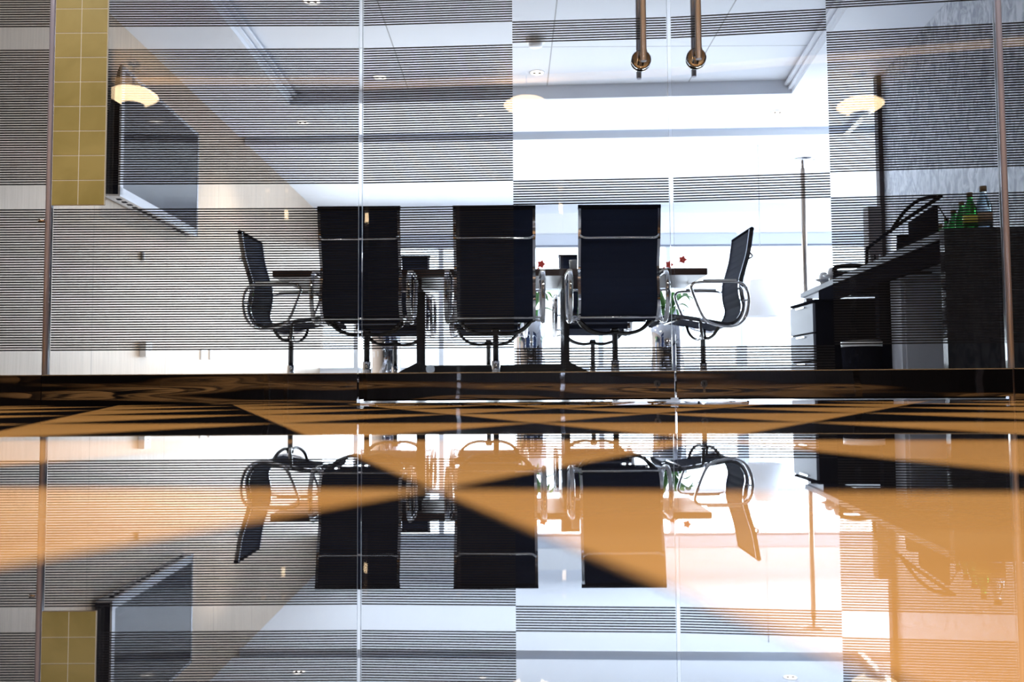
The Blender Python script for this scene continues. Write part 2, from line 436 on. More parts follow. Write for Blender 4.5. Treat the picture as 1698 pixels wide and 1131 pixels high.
# ================================================================ ROOM SHELL
HC = 2.5; CT = 2.62
W1 = onz(180, 20, HC); W2 = onz(400, 230, HC); dl = (W2 - W1).normalized()
def along(p, d, y): return p + d * ((y - p.y) / d.y)
LA, LB = along(W1, dl, 2.12), along(W1, dl, 12.2)
mb = MB(); mb.prism([LA, LB, LB + Vector((-.15, 0, 0)), LA + Vector((-.15, 0, 0))], 0, 2.9); structure(mb.build('wall_left', 'veneer'))
R1 = onz(1572, 0, HC); R2 = onz(1460, 125, HC); dr = (R2 - R1).normalized()
RA = along(R1, dr, 1.9)
mb = MB(); mb.prism([RA, R2, R2 + Vector((1.6, 0, 0)), RA + Vector((1.9, 0, 0))][::-1], 0, 2.9); structure(mb.build('wall_right', 'marble'))
mb = MB(); mb.box((R2.x - .012, R2.y + .02, 1.25), (.05, .06, 2.5)); structure(mb.build('trim_15', 'dark_trim'))
# ceiling: raised centre, lower ring
F0 = onz(481, 174, HC); F1 = onz(1313, 155, HC)
L0 = onz(347, 0, HC); Rr = onz(1415, 0, HC)
cl = (F0 - L0).normalized(); cr = (F1 - Rr).normalized()
NL = along(F0, cl, 2.05); NR = along(F1, cr, 2.05)
E0 = onz(397, 227, HC); E1 = onz(1390, 209, HC); ed = (E1 - E0).normalized()
EL = E0 - ed*1.0; ER = E0 + ed*8.5
mb = MB()
mb.prism([(-3.3, 2.2), (NL.x, 2.2), (F0.x, F0.y), (EL.x, EL.y)], HC, CT + .25)
mb.prism([(NR.x, 2.2), (5.2, 2.2), (ER.x, ER.y), (F1.x, F1.y)], HC, CT + .25)
mb.prism([(F0.x, F0.y), (F1.x, F1.y), (ER.x, ER.y), (EL.x, EL.y)], HC, CT + .25)
structure(mb.build('ceiling', 'ceil'))
mb = MB(); mb.box((0.3, 5.2, CT + .02), (6.4, 6.4, .04)); structure(mb.build('ceiling_center', 'ceil_tile'))
# small stepped cove moulding along the raised part
for nm, a, b, sgn in (('trim_16', NL, F0, 1), ('trim_17', NR, F1, -1)):
    mb = MB()
    for k in range(2):
        o = Vector((sgn*(.03 + .03*k), 0, 0))
        mb.prism([a, b, b + o, a + o][::sgn], HC + .035*(k+1) - .0, HC + .035*(k+1) + .02)
    structure(mb.build(nm, 'ceil'))
# slot and the far ceiling
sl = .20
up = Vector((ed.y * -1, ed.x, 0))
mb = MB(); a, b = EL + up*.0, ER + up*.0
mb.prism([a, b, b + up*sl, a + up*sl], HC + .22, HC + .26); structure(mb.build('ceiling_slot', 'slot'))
mb = MB(); a, b = EL + up*sl, ER + up*sl
mb.prism([a, b, (6.3, 12.3), (-3.6, 12.3)], HC + .0, HC + .26); structure(mb.build('ceiling_far', 'ceil'))
mb = MB()
a2, b2 = E0 - ed*.0 + up*(sl-.05), ER + up*(sl-.05)
mb.prism([a2, b2, b2 + up*.03, a2 + up*.03], HC - .035, HC + .02); structure(mb.build('trim_18', 'frame_white'))

# far window wall: header, frames, low sill, beyond it only daylight
FY = 12.0
structure((lambda m: (m.box((1.2, FY + .1, 2.36), (9.6, .2, .3)), m.build('wall_far', 'white'))[1])(MB()))
structure((lambda m: (m.box((1.2, FY + .1, .14), (9.6, .2, .28)), m.build('wall_far_base', 'white'))[1])(MB()))
def win(nm, x0, x1, n, y, rot=False):
    mb = MB(); w = x1 - x0
    for k in range(n + 1): mb.box((x0 + w*k/n, y, 1.24), (.07, .08, 1.92))
    for z in (.30, 1.42, 2.02, 2.19): mb.box(((x0+x1)/2, y, z), (w, .07, .05 if z != 2.02 else .03))
    o = mb.build(nm, 'frame_white')
    g = MB(); g.box(((x0+x1)/2, y + .0, 1.24), (w, .006, 1.9)); g.build('glass_pane', 'glass', o)
    b = MB(); b.box(((x0+x1)/2, y - .06, 2.11), (w - .02, .02, .16)); b.build('roller_blind', 'blind', o)
    b = MB(); b.box(((x0+x1)/2, y - .065, 2.025), (w - .02, .02, .022)); b.build('shadow_gap_bar', 'drawer', o)  # dark strip standing in for the shadow gap at the blind's lower edge
    return structure(o)
win('window_4', -3.4, .2, 3, FY + .05); win('window_5', .28, 3.2, 3, FY + .05); win('window_6', 3.28, 6.0, 3, FY + .05)
# unseen side window on the right, added to bring light into the far zone
mb = MB()
for y in (R2.y + .2, 8.8, 10.4, 12.0): mb.box((6.05, y, 1.24), (.08, .07, 1.92))
for z in (.3, 1.42, 2.19): mb.box((6.05, 9.6, z), (.07, 5.0, .05))
w7 = structure(mb.build('added_side_window', 'frame_white'))
mb = MB(); mb.box((6.05, 9.6, 1.24), (.006, 5.0, 1.9)); mb.build('glass_pane', 'glass', w7)
mb = MB(); mb.box((6.1, 9.6, .14), (.2, 5.4, .28)); mb.box((6.1, 9.6, 2.36), (.2, 5.4, .3)); structure(mb.build('wall_recess', 'white'))
mb = MB(); mb.prism([(R2.x + .01, R2.y + .0), (6.2, R2.y), (6.2, R2.y + .12), (R2.x + .01, R2.y + .12)], 0, 2.6); structure(mb.build('wall_return', 'white'))

# ================================================================ LOBBY (behind and around the camera)
mb = MB(); mb.box((0, -7.05, 1.3), (10, .1, 2.7)); structure(mb.build('wall_back', 'lobby_wall'))
for s, nm in ((-1, 'wall_lobby_west'), (1, 'wall_lobby_east')):
    mb = MB(); mb.box((s*4.6, -2.45, 1.3), (.1, 9.3, 2.7)); structure(mb.build(nm, 'lobby_wall'))
mb = MB(); mb.box((0, -2.45, 2.66), (9.4, 9.1, .08)); structure(mb.build('ceiling_lobby', 'lobby_ceil'))
mb = MB(); mb.box((-4.0, 2.19, 1.35), (1.3, .12, 2.7)); mb.box((4.1, 1.98, 1.35), (1.2, .12, 2.7)); structure(mb.build('wall_front', 'lobby_wall'))
for k, (x, w) in enumerate(((-2.5, .05), (-2.3, .04), (-1.3, .04), (-.2, .04), (1.9, .06), (3.0, .05))):
    mb = MB(); mb.box((x, -4.6, 1.3), (w, w, 2.6)); o = mb.build('chrome_column', 'chrome')
    tag(o, 'slim chrome column in the lobby, mirrored in the steel rail', 'column', 'lobby columns behind the viewer')

# bowl pendants of the lobby, seen as reflections in the glass
def reflect(P, a, b):
    n = Vector((b.y - a.y, -(b.x - a.x), 0)).normalized(); return P - n * 2 * (P - a).dot(n)
def pendant(px, py, i, label):
    z = 2.36
    V = onz(px, py, z); P = reflect(V, G[i], G[i+1])
    t = empty('pendant_lamp', (P.x, P.y, z)); tag(t, label, 'lamp', 'glowing bowl pendants of the lobby')
    mb = MB(); mb.lathe([(.0, .052), (.07, .05), (.14, .03), (.183, .0), (.188, -.012), (.165, -.035), (.12, -.062), (.085, -.078)], seg=40)
    mb.build('lamp_shade', 'bowl', t)
    mb = MB(); mb.lathe([(.086, -.068), (.082, -.092), (.03, -.096), (0, -.096)], seg=32); mb.build('lower_collar', 'black', t)
    mb = MB(); mb.tube([(0, 0, .05), (0, 0, 2.62 - z)], .005, 10); mb.build('hanging_rod', 'black', t)
    mb = MB(); mb.lathe([(.05, 2.60 - z), (.05, 2.622 - z)], seg=24); mb.build('ceiling_rose', 'chrome', t)
    return t
pendant(220, 156, 1, 'glowing amber glass bowl lamp, its reflection crossing the wall screen')
pendant(873, 172, 2, 'pale glowing bowl lamp, its reflection above the middle chair')
pendant(1427, 172, 3, 'glowing bowl lamp, its reflection beside the grey marble wall')
mb = MB(); mb.box((0, -2.6, 2.60), (6.5, .10, .03)); structure(mb.build('ceiling_cove', 'cove'))

# ================================================================ TELEVISION
mbp = lambda px, py, D: onD(px, py, D)
TVn, TVf = 5.39, 6.90
xn = onD(199, 323, TVn).x; xf = onD(328, 387, TVf).x
zt, zb = 2.13, 1.285
tv = empty('television', (xn, TVn, zb)); tag(tv, 'large flat television with silver bezel on the beige wall', 'television')
dv = Vector((xf - xn, TVf - TVn, 0)); Lt = dv.length; dv.normalize(); nv = Vector((dv.y, -dv.x, 0)) * -1   # nv points to the wall
H = zt - zb
mb = MB()
def T(s, d, z): return tuple(dv*s + nv*d + Vector((0, 0, z)))
back = [(0, .012), (H, .012), (H - .04, .03), (H*.62, .085), (0, .105)]
vs = [T(0.0, d, z) for z, d in back] + [T(Lt, d, z) for z, d in back]
mb.faces(vs, [(0,1,2,3,4), (9,8,7,6,5)] + [(i, i+5, (i+1) % 5 + 5, (i+1) % 5) for i in range(5)])
mb.build('housing', 'black', tv)
mb = MB()
def bar(s0, s1, z0, z1, d0=0., d1=.013):
    vs = [T(s, d, z) for s in (s0, s1) for d in (d0, d1) for z in (z0, z1)]
    mb.faces(vs, [(0,1,3,2),(4,6,7,5),(0,4,5,1),(2,3,7,6),(0,2,6,4),(1,5,7,3)])
bar(0, .045, 0, H); bar(Lt-.03, Lt, 0, H); bar(0, Lt, 0, .05); bar(0, Lt, H-.025, H)
mb.build('bezel', 'silver', tv)
mb = MB(); bar(.045, Lt-.03, .05, H-.025, .002, .012); mb.build('screen', 'screen', tv)
mb = MB(); bar(.0, Lt, -.012, 0, .0, .10); mb.build('connector_panel', 'silver', tv)
for k in range(16):
    mb = MB(); bar(.08 + k*.085, .11 + k*.085, -.0145, -.012, .03, .06); mb.build('port', 'black', tv)
mb = MB(); bar(Lt*.35, Lt*.65, .2, .55, .10, .32); mb.build('wall_bracket', 'black', tv)

# sockets on the left wall
def wallpt(px, py, off=.0):
    P = online(px, py, LA, LB); return P + Vector((off, 0, 0))
def socket(px, py, w, h, label, holes, depth=.012, name='wall_socket'):
    P = wallpt(px, py); t = empty(name, P, math.atan2(dl.y, dl.x)); tag(t, label, 'socket')
    mb = MB(); mb.box((0, -depth/2, 0), (w, depth, h)); mb.build('face_plate', 'socket', t, bevel=.002)
    if holes:
        for cx in holes:
            for dx, dz, ww, hh in ((0, .012, .005, .011), (-.011, -.010, .010, .005), (.011, -.010, .010, .005)):
                mb = MB(); mb.box((cx + dx, -depth - .0006, dz), (ww, .0014, hh)); mb.build('pin_slot', 'black', t)
    return t
s1 = socket(237, 579, .11, .11, 'raised white single socket low on the beige wall under the television', [0], .045)
s2 = socket(337, 588, .15, .09, 'flat white double socket low on the beige wall near the armless corner', [-.036, .036])
s2['label'] = 'flat white double socket low on the beige wall, nearer the left-hand chair'
s3 = socket(348.5, 588, .055, .09, 'narrow white switch plate next to the double socket', None, name='switch_plate')
mb = MB(); P = wallpt(234, 425, .012); mb.lathe([(.0, -.03), (.012, -.03), (.012, .03), (0, .03)], P, 12)
tag(mb.build('wall_hook', 'silver'), 'tiny metal hook on the beige wall below the television', 'hook')

# ================================================================ CHAIRS
BACK = [(-.10, .412), (-.15, .425), (-.190, .47), (-.205, .53), (-.192, .60), (-.190, .68), (-.212, .76), (-.238, .85), (-.252, .93), (-.262, 1.0)]
SEAT = [(.30, .425), (.292, .452), (.255, .466), (.15, .457), (.0, .432), (-.10, .412)]
bp = [(v.x, v.y) for v in smoothpts([(a, b, 0) for a, b in BACK], 12)]
sp_ = [(v.x, v.y) for v in smoothpts([(a, b, 0) for a, b in SEAT], 10)]
def make_chair():
    t = empty('office_chair', (0, 0, 0))
    s = MB(); s.sweep(sp_, -.205, .205, .010, .045); s.build('seat', 'mesh', t)
    s = MB(); s.sweep(bp, -.207, .207, .008, .045); b = s.build('backrest', 'mesh', t)
    s = MB(); s.tube([(-.222, -.264, 1.002), (.222, -.264, 1.002)], .0135, 14); s.build('top_roll', 'black', b)
    full = sp_[:-1] + bp
    for sx in (-1, 1):
        x = sx * .214; s = MB(); s.sweep(full, x - .0075, x + .0075, .026); s.build('side_frame', 'steel', t)
    s = MB()
    zz = .835; yb = -.262
    s.tube(smoothpts([(-.214, -.235, zz + .03), (-.205, yb - .0, zz + .012), (-.18, yb - .012, zz), (-.1, yb - .012, zz), (.1, yb - .012, zz), (.18, yb - .012, zz), (.205, yb, zz + .012), (.214, -.235, zz + .03)], 5), .0065, 10)
    s.build('back_bar', 'chrome', t)
    for yy, zz2 in ((-.165, .418), (.20, .448)):
        s = MB(); s.tube([(-.214, yy, zz2), (.214, yy, zz2)], .007, 10); s.build('seat_bar', 'chrome', t)
    loop = [(.09, .668), (.118, .652), (.120, .62), (.075, .50), (.035, .436), (-.03, .408), (-.11, .398), (-.17, .42), (-.208, .47), (-.224, .54), (-.218, .61), (-.195, .652), (-.15, .668), (-.03, .670)]
    for sx in (-1, 1):
        s = MB(); s.tube(smoothpts([(sx*.262, y, z) for y, z in loop], 5, True), .0085, 10, True, sx=1.5); a = s.build('armrest', 'chrome', t)
        s = MB(); s.tube([(sx*.262, .05, .6785), (sx*.262, -.05, .6795), (sx*.262, -.15, .677)], .009, 10, sx=1.7); s.build('arm_pad', 'socket', a)
        for p, q in (((sx*.214, -.195, .56), (sx*.262, -.222, .56)), ((sx*.214, .04, .437), (sx*.262, .035, .436)), ((sx*.214, -.12, .412), (sx*.262, -.12, .40))):
            s = MB(); s.tube([p, q], .0065, 8); s.build('arm_bracket', 'chrome', a)
    s = MB()
    for sx in (-1, 1):
        for sy, ze in ((1, .434), (-1, .414)):
            s.tube(smoothpts([(0, sy*.012, .345), (sx*.07, sy*.02, .338), (sx*.14, sy*.036, .356), (sx*.185, sy*.052, .392), (sx*.212, sy*.06, ze + .006)], 5), .010, 8)
    s.build('seat_spider', 'black_steel', t)
    s = MB(); s.lathe([(.0165, .18), (.0165, .352), (.024, .352), (.02, .37), (0, .37)], seg=18); s.build('gas_column', 'black_steel', t)
    s = MB(); s.lathe([(.0235, .085), (.0235, .186), (.0175, .19)], seg=20); s.build('column_sleeve', 'chrome', t)
    s = MB(); s.lathe([(.0, .07), (.045, .07), (.045, .088), (.0, .092)], seg=20)
    for k in range(5):
        a = 2*PI*k/5 + .3; c, d = math.cos(a), math.sin(a)
        s.tube([(c*.03, d*.03, .083), (c*.16, d*.16, .078), (c*.29, d*.29, .068)], .014, 8, rs=[.017, .014, .010])
    base = s.build('star_base', 'steel', t)
    for k in range(5):
        a = 2*PI*k/5 + .3; c, d = math.cos(a), math.sin(a); q = Vector((c*.29, d*.29, 0)); w = Vector((-d, c, 0))
        s = MB()
        for e in (-1, 1): s.tube([q + w*(.006*e) + Vector((0, 0, .026)), q + w*(.022*e) + Vector((0, 0, .026))], .026, 14)
        s.tube([q + Vector((0, 0, .026)), q + Vector((0, 0, .068))], .006, 8)
        s.build('caster', 'black', base)
    return t
proto = make_chair()
def gp(px, D): return ((px - 849) / F * D)
chairs = [
    (gp(608, 4.8), 4.8, 0, 'black chair with its back to the glass, nearest the television'),
    (gp(822, 4.8), 4.8, 0, 'black chair with its back to the glass, in the middle of the near row'),
    (gp(1020, 4.8), 4.8, 0, 'black chair with its back to the glass, below the door handles'),
    (gp(482, 5.42), 5.42, -PI/2, 'black ribbed chair side-on at the table end near the beige wall'),
    (gp(1166, 5.42), 5.42, PI/2, 'black ribbed chair side-on at the table end near the black counter'),
    (gp(655, 6.0), 6.0, PI, 'black chair across the table, hidden behind the near chair closest to the television'),
    (gp(810, 6.0), 6.0, PI, 'black chair across the table, hidden behind the middle near chair'),
    (gp(983, 6.0), 6.0, PI, 'black chair across the table, its back rising behind the glass tumbler'),
]
for i, (x, y, r, lab) in enumerate(chairs):
    o = proto if i == 0 else copy_tree(proto)
    o.location = (x, y, 0); o.rotation_euler = (0, 0, r)
    tag(o, lab, 'chair', 'office chairs around the meeting table')

# ================================================================ TABLE
tx0, tx1 = gp(450, 5.10), gp(1176, 5.10); tcx = (tx0 + tx1)/2
tb = empty('conference_table', (tcx, 5.44, 0)); tag(tb, 'long dark brown meeting table on black trestle legs, seen edge-on', 'table')
mb = MB(); mb.box((0, 0, .728), (tx1 - tx0, .68, .042)); mb.build('tabletop', 'table', tb, bevel=.003)
for px in (698, 937):
    x = gp(px, 5.42) - tcx
    mb = MB(); mb.box((x, 0, .37), (.055, .07, .64)); mb.build('leg', 'table_metal', tb)
    mb = MB()
    mb.faces([(x-.03, -.26, .64), (x+.03, -.26, .64), (x+.03, .26, .64), (x-.03, .26, .64), (x-.03, -.26, .706), (x+.03, -.26, .706), (x+.03, .26, .706), (x-.03, .26, .706)],
             [(0,1,2,3), (4,7,6,5), (0,4,5,1), (2,6,7,3), (1,5,6,2), (0,3,7,4)]); mb.build('top_bracket', 'table_metal', tb)
sx_ = {698: -1, 937: 1}
for px in (698, 937):
    x = gp(px, 5.42) - tcx; s = sx_[px]
    mb = MB(); a, b = x, x + s*.31
    vs = [(a, -.05, 0), (b, -.05, 0), (b, -.05, .05), (a + s*.02, -.05, .20), (a, -.05, .20)]
    vs = vs + [(p[0], .05, p[2]) for p in vs]
    mb.faces(vs, [(0,1,2,3,4), (9,8,7,6,5)] + [(i, i+5, (i+1) % 5 + 5, (i+1) % 5) for i in range(5)]); mb.build('foot', 'table_metal', tb)
x0, x1 = gp(700, 5.42) - tcx, gp(935, 5.42) - tcx
mb = MB(); mb.box(((x0+x1)/2, 0, .09), (x1 - x0, .12, .18)); mb.build('base_beam', 'table_metal', tb, bevel=.004)
mb = MB(); xx = gp(712, 5.3) - tcx; mb.tube([(xx, -.09, .155), (xx, -.065, .155)], .028, 20); mb.build('cable_cover', 'steel', tb)
# things on the table
P = onD(952, 447, 5.25)
mb = MB(); mb.lathe([(0, .750), (.026, .750), (.029, .81), (.030, .822), (.027, .822), (.025, .757), (0, .757)], (P.x, 5.25, 0), 24)
tag(mb.build('tumbler', 'frost'), 'frosted glass tumbler standing on the meeting table', 'glass')
P = onD(938, 447, 5.3)
mb = MB(); mb.box((P.x + .01, 5.36, .7520), (.16, .22, .005)); tag(mb.build('notepad', 'black'), 'thin dark notepad under the glass tumbler side of the table', 'notepad')
bpy.data.objects['notepad']['label'] = 'thin dark notepad lying on the table beside the tumbler'
bpy.data.objects['notepad'].location.y = .09

# ================================================================ PLANTERS
def planter(px, y, w_px, label, flowers, spread, kk):
    random.seed(40 + kk)
    x = gp(px, y); r = w_px / 2 / F * y; h = .66
    t = empty('potted_plant', (x, y, 0)); tag(t, label, 'plant', 'plants in tall mirror-polished pots')
    mb = MB(); mb.lathe([(r*.86, 0), (r*.90, .03), (r*.95, h*.5), (r, h), (r*.93, h), (r*.9, h-.05)], seg=40); mb.build('pot', 'steel', t)
    mb = MB(); mb.lathe([(0, h-.05), (r*.9, h-.05)], seg=24); mb.build('soil', 'soil', t)
    lf = MB(); st = MB(); n = 11
    for k in range(n):
        a = 2*PI*k/n + random.uniform(-.2, .2); L = random.uniform(.75, 1.1)*spread; hh = random.uniform(.02, .17)
        d = Vector((math.cos(a), math.sin(a), 0)); w = Vector((-d.y, d.x, 0)); base = Vector((0, 0, h - .05))
        pts = [base + d*(L*u) + Vector((0, 0, hh*math.sin(u*2.4)*1.6)) for u in [q/8 for q in range(9)]]
        wd = [.004, .018, .034, .045, .05, .046, .036, .02, .002]
        vs = []; 
        for p, q in zip(pts, wd): vs += [p - w*q + Vector((0, 0, .006)), p - Vector((0, 0, .004)), p + w*q + Vector((0, 0, .006))]
        lf.faces(vs, [f for i in range(8) for f in ((3*i, 3*i+1, 3*i+4, 3*i+3), (3*i+1, 3*i+2, 3*i+5, 3*i+4))])
    o = lf.build('leaves', 'leaf', t); sm = o.modifiers.new('thick', 'SOLIDIFY'); sm.thickness = .0015
    for (fx, fz) in flowers:
        top = Vector((fx, -.02, fz)); pts = smoothpts([(0, 0, h-.05), (fx*.2, 0, h + .15), (fx*.6, -.01, fz - .05), top], 6)
        st.tube(pts, .003, 6)
        f = MB()
        for k in range(5):
            a = 2*PI*k/5; c, s = math.cos(a), math.sin(a)
            f.faces([top, top + Vector((c*.02 - s*.014, -.006, s*.02 + c*.014)), top + Vector((c*.038, -.012, s*.038)), top + Vector((c*.02 + s*.014, -.006, s*.02 - c*.014))], [(0,1,2,3)])
        f.lathe([(0, fz - .012), (.012, fz), (0, fz + .012)], (fx, -.022, 0), 8)
        fo = f.build('flower', 'petal', t); q = fo.modifiers.new('thick', 'SOLIDIFY'); q.thickness = .002
    if flowers: st.build('flower_stem', 'stem', t)
    else: st.bm.free()
planter(641, 6.95, 52, 'green plant in a mirror-polished pot behind the chair nearest the television', [], .22, 0)
planter(880, 6.95, 52, 'green plant with red blooms in a mirror-polished pot behind the middle chair', [(.09, 1.04), (.06, .98)], .22, 1)
planter(1107, 6.95, 58, 'coral-flowering plant in a mirror-polished pot behind the glass door joint', [(.13, 1.07), (.02, 1.03), (-.03, .98)], .24, 2)

# ================================================================ COUNTER ON THE RIGHT
cz = .74
Cf = onz(1327, 487, cz); Cn = Vector((onD(1566, 385, 3.85).x, 3.85, 0))
cw = .78
def edge(y): return Cf.x + (Cn.x - Cf.x) * (y - Cf.y) / (Cn.y - Cf.y)
def back_x(y): return min(edge(y) + cw, along(R1, dr, y).x - .01)
ct = empty('long_counter', (0, 0, 0)); tag(ct, 'long counter with a glossy black end panel against the marble wall', 'counter')
mb = MB(); mb.prism([(Cn.x - .01, 3.88), (back_x(3.88), 3.88), (back_x(Cf.y), Cf.y), (Cf.x, Cf.y)], cz - .034, cz); mb.build('worktop', 'counter', ct)
mb = MB(); mb.prism([(edge(3.88), 3.88), (edge(3.88) + .03, 3.88), (edge(5.95) + .03, 5.95), (edge(5.95), 5.95)], cz - .135, cz - .035); mb.build('apron', 'satin_black', ct)
mb = MB(); mb.prism([(edge(5.97) + .02, 5.97), (back_x(5.97), 5.97), (back_x(6.5), 6.5), (edge(6.5) + .03, 6.5)], cz - .04, cz - .035); mb.build('underside_board', 'under', ct)
mb = MB(); mb.prism([(Cn.x - .012, 3.83), (2.72, 3.80), (2.72, 3.84), (Cn.x - .012, 3.87)], 0, cz + .006); mb.build('end_panel', 'gloss_black', ct)
mb = MB(); mb.box((Cn.x + .30, 3.823, .37), (.003, .004, .72)); mb.build('panel_joint', 'black', ct)
xa, xb = gp(1400, 5.2), gp(1476, 5.2)
mb = MB(); mb.box(((xa+xb)/2 + .15, 5.2, .655), (xb - xa + .0, .5, .09)); mb.build('drawer_box', 'satin_black', ct)
for y, w in ((4.78, .075), (5.95, .05)):
    mb = MB(); mb.box((edge(y) + w/2, y, cz/2 - .02), (w, .05, cz - .035)); mb.build('leg', 'satin_black', ct)
mb = MB(); mb.box((edge(6.52)+.06, 6.50, (cz-.04)/2), (.05, .05, cz - .04)); mb.build('leg', 'dark_trim', ct)
# drawer pedestal under the far end
pd = empty('drawer_pedestal', (0, 0, 0)); tag(pd, 'low black drawer unit with grey drawer fronts under the far counter end', 'drawer unit')
px0, px1 = 2.005, 2.47; y0, y1 = 5.60, 6.08; pz = .598
mb = MB(); mb.box(((px0+px1)/2, (y0+y1)/2, pz/2 + .01), (px1 - px0, y1 - y0, pz - .02)); mb.build('carcass', 'satin_black', pd)
mb = MB(); mb.box(((px0+px1)/2, (y0+y1)/2, pz), (px1 - px0 + .02, y1 - y0 + .02, .015)); mb.build('top_board', 'satin_black', pd)
for z0, z1 in ((.39, .58), (.205, .38), (.03, .195)):
    mb = MB(); mb.box((px0 - .010, (y0+y1)/2, (z0+z1)/2), (.018, y1 - y0 - .02, z1 - z0)); d = mb.build('drawer', 'drawer', pd, bevel=.002)
    mb = MB(); mb.box((px0 - .023, (y0+y1)/2, z1 - .014), (.012, .16, .008)); mb.build('handle', 'chrome', d)
# grey cabinet standing at the wall under the counter
gc = empty('low_cabinet', (0, 0, 0)); tag(gc, 'light grey panelled cabinet standing under the counter by the marble wall', 'cabinet')
gy = 4.62; ga, gb = gp(1498, gy), gp(1560, gy) + .03
mb = MB(); mb.box(((ga+gb)/2, gy + .12, .32), (gb - ga, .22, .64)); mb.build('carcass', 'pale_drawer', gc)
mb = MB(); mb.box(((ga+gb)/2, gy + .002, .345), (gb - ga - .035, .016, .50)); d = mb.build('door', 'pale_drawer', gc, bevel=.002)
mb = MB(); mb.box(((ga+gb)/2, gy + .004, .085-.012), (gb - ga - .035, .012, .055)); mb.build('drawer', 'pale_drawer', gc, bevel=.002)
# bin
bx = gp(1429, 4.55); t = empty('waste_bin', (bx, 4.55, 0)); tag(t, 'round black waste bin with a pale rim under the counter', 'bin')
mb = MB(); mb.lathe([(.092, 0), (.102, .245), (.098, .245), (.09, .01)], seg=32); mb.build('bin_body', 'black', t)
mb = MB(); mb.lathe([(.1025, .243), (.104, .274), (.098, .274), (.097, .243)], seg=32); mb.build('rim', 'socket', t)

# things on the counter
def bottle(x, y, s, mats, label, cap='cap', lab=None, name='bottle'):
    t = empty(name, (x, y, cz)); tag(t, label, 'bottle', None if name != 'bottle' else 'green bottles in a row on the counter')
    r = .033*s
    mb = MB(); mb.lathe([(0, 0), (r, 0), (r, .10*s), (r*.92, .125*s), (r*.42, .165*s), (r*.36, .185*s), (r*.36, .192*s)], seg=22); mb.build('bottle_body', mats, t)
    mb = MB(); mb.lathe([(r*.42, .182*s), (r*.44, .205*s), (0, .205*s)], seg=16); mb.build('cap', cap, t)
    if lab:
        mb = MB(); mb.lathe([(r*1.015, .05*s), (r*1.015, .09*s)], seg=22); mb.build('paper_label', lab, t)
    return t
names = ['green glass bottle with a yellow label, nearest the blue bottle', 'second green bottle counting away from the blue bottle', 'third green bottle counting away from the blue bottle',
         'fourth green bottle counting away from the blue bottle', 'farthest green bottle, its cap just above the black tray']
for k, (px, D) in enumerate(((1617, 3.93), (1603, 4.12), (1589, 4.32), (1577, 4.52), (1566, 4.72))):
    bottle(gp(px, D), D, .93, 'green_glass', names[k], lab='label_y' if k == 0 else None)
b = bottle(gp(1640, 3.95), 3.95, 1.0, 'blue_glass', 'pale blue water bottle with a brown cap at the counter end', lab='label_t', name='water_bottle')
b.scale = (1.1, 1.1, 1.1)
# black tray rack along the counter front
tr = empty('document_rack', (0, 0, 0)); tag(tr, 'long black document rack on the counter in front of the green bottles', 'rack')
def rk(y): return edge(y) + .06
def board(x_of, prof, w, nm):
    mb = MB(); n = len(prof)
    vs = [(x_of(y), y, z) for y, z in prof] + [(x_of(y) + w, y, z) for y, z in prof]
    mb.faces(vs, [tuple(range(n)), tuple(range(n, 2*n))[::-1]] + [(i, (i+1) % n, n + (i+1) % n, n + i) for i in range(n)])
    return mb.build(nm, 'black', tr)
board(rk, [(4.10, cz), (4.10, cz + .170), (4.44, cz + .150), (4.44, cz)], .018, 'side_board')
board(rk, [(4.441, cz), (4.441, cz + .072), (4.62, cz + .066), (4.62, cz)], .018, 'low_side_board')
mb = MB(); mb.tube([(rk(4.02), 4.02, cz + .196), (rk(4.5), 4.5, cz + .172), (rk(5.1), 5.1, cz + .122)], .010, 10); mb.build('rail', 'black', tr)
mb = MB(); mb.tube([(rk(5.1), 5.1, cz + .118), (rk(5.12), 5.12, cz)], .009, 10); mb.build('rail_post', 'black', tr)
mb = MB(); mb.tube(smoothpts([(rk(4.70), 4.70, cz + .150), (rk(4.60), 4.60, cz + .185), (rk(4.46), 4.46, cz + .222), (rk(4.28), 4.28, cz + .235), (rk(4.08), 4.08, cz + .208)], 6), .009, 10); mb.build('handle', 'black', tr)
P = onD(1556, 342, 4.4); Q = onD(1571, 366, 4.4)
mb = MB(); mb.tube([P, Q + (Q-P)*1.6], .0035, 8); mb.build('stylus', 'black', tr)
# low black monitor / phone / cups / tall speaker
P = onD(1505, 384, 5.2)
mb = MB(); mb.box((P.x + .02, 5.2, cz + .12), (.16, .05, .20)); o = mb.build('desk_monitor', 'black', bevel=.006); tag(o, 'small black monitor standing on the counter behind the rack', 'monitor')
ph = empty('desk_telephone', (gp(1418, 5.7), 5.7, cz)); tag(ph, 'dark desk telephone on the counter next to the two cups', 'telephone')
mb = MB(); mb.faces([(-.11, -.08, 0), (.11, -.08, 0), (.11, .08, 0), (-.11, .08, 0), (-.10, -.07, .03), (.10, -.07, .03), (.10, .07, .075), (-.10, .07, .075)],
                    [(3,2,1,0), (4,5,6,7), (0,1,5,4), (1,2,6,5), (2,3,7,6), (3,0,4,7)]); mb.build('phone_base', 'black', ph)
mb = MB(); mb.tube(smoothpts([(-.13, -.02, .065), (-.105, .0, .092), (0, .0, .102), (.105, .0, .092), (.12, .0, .07)], 4), .016, 10); mb.build('handset', 'black', ph)
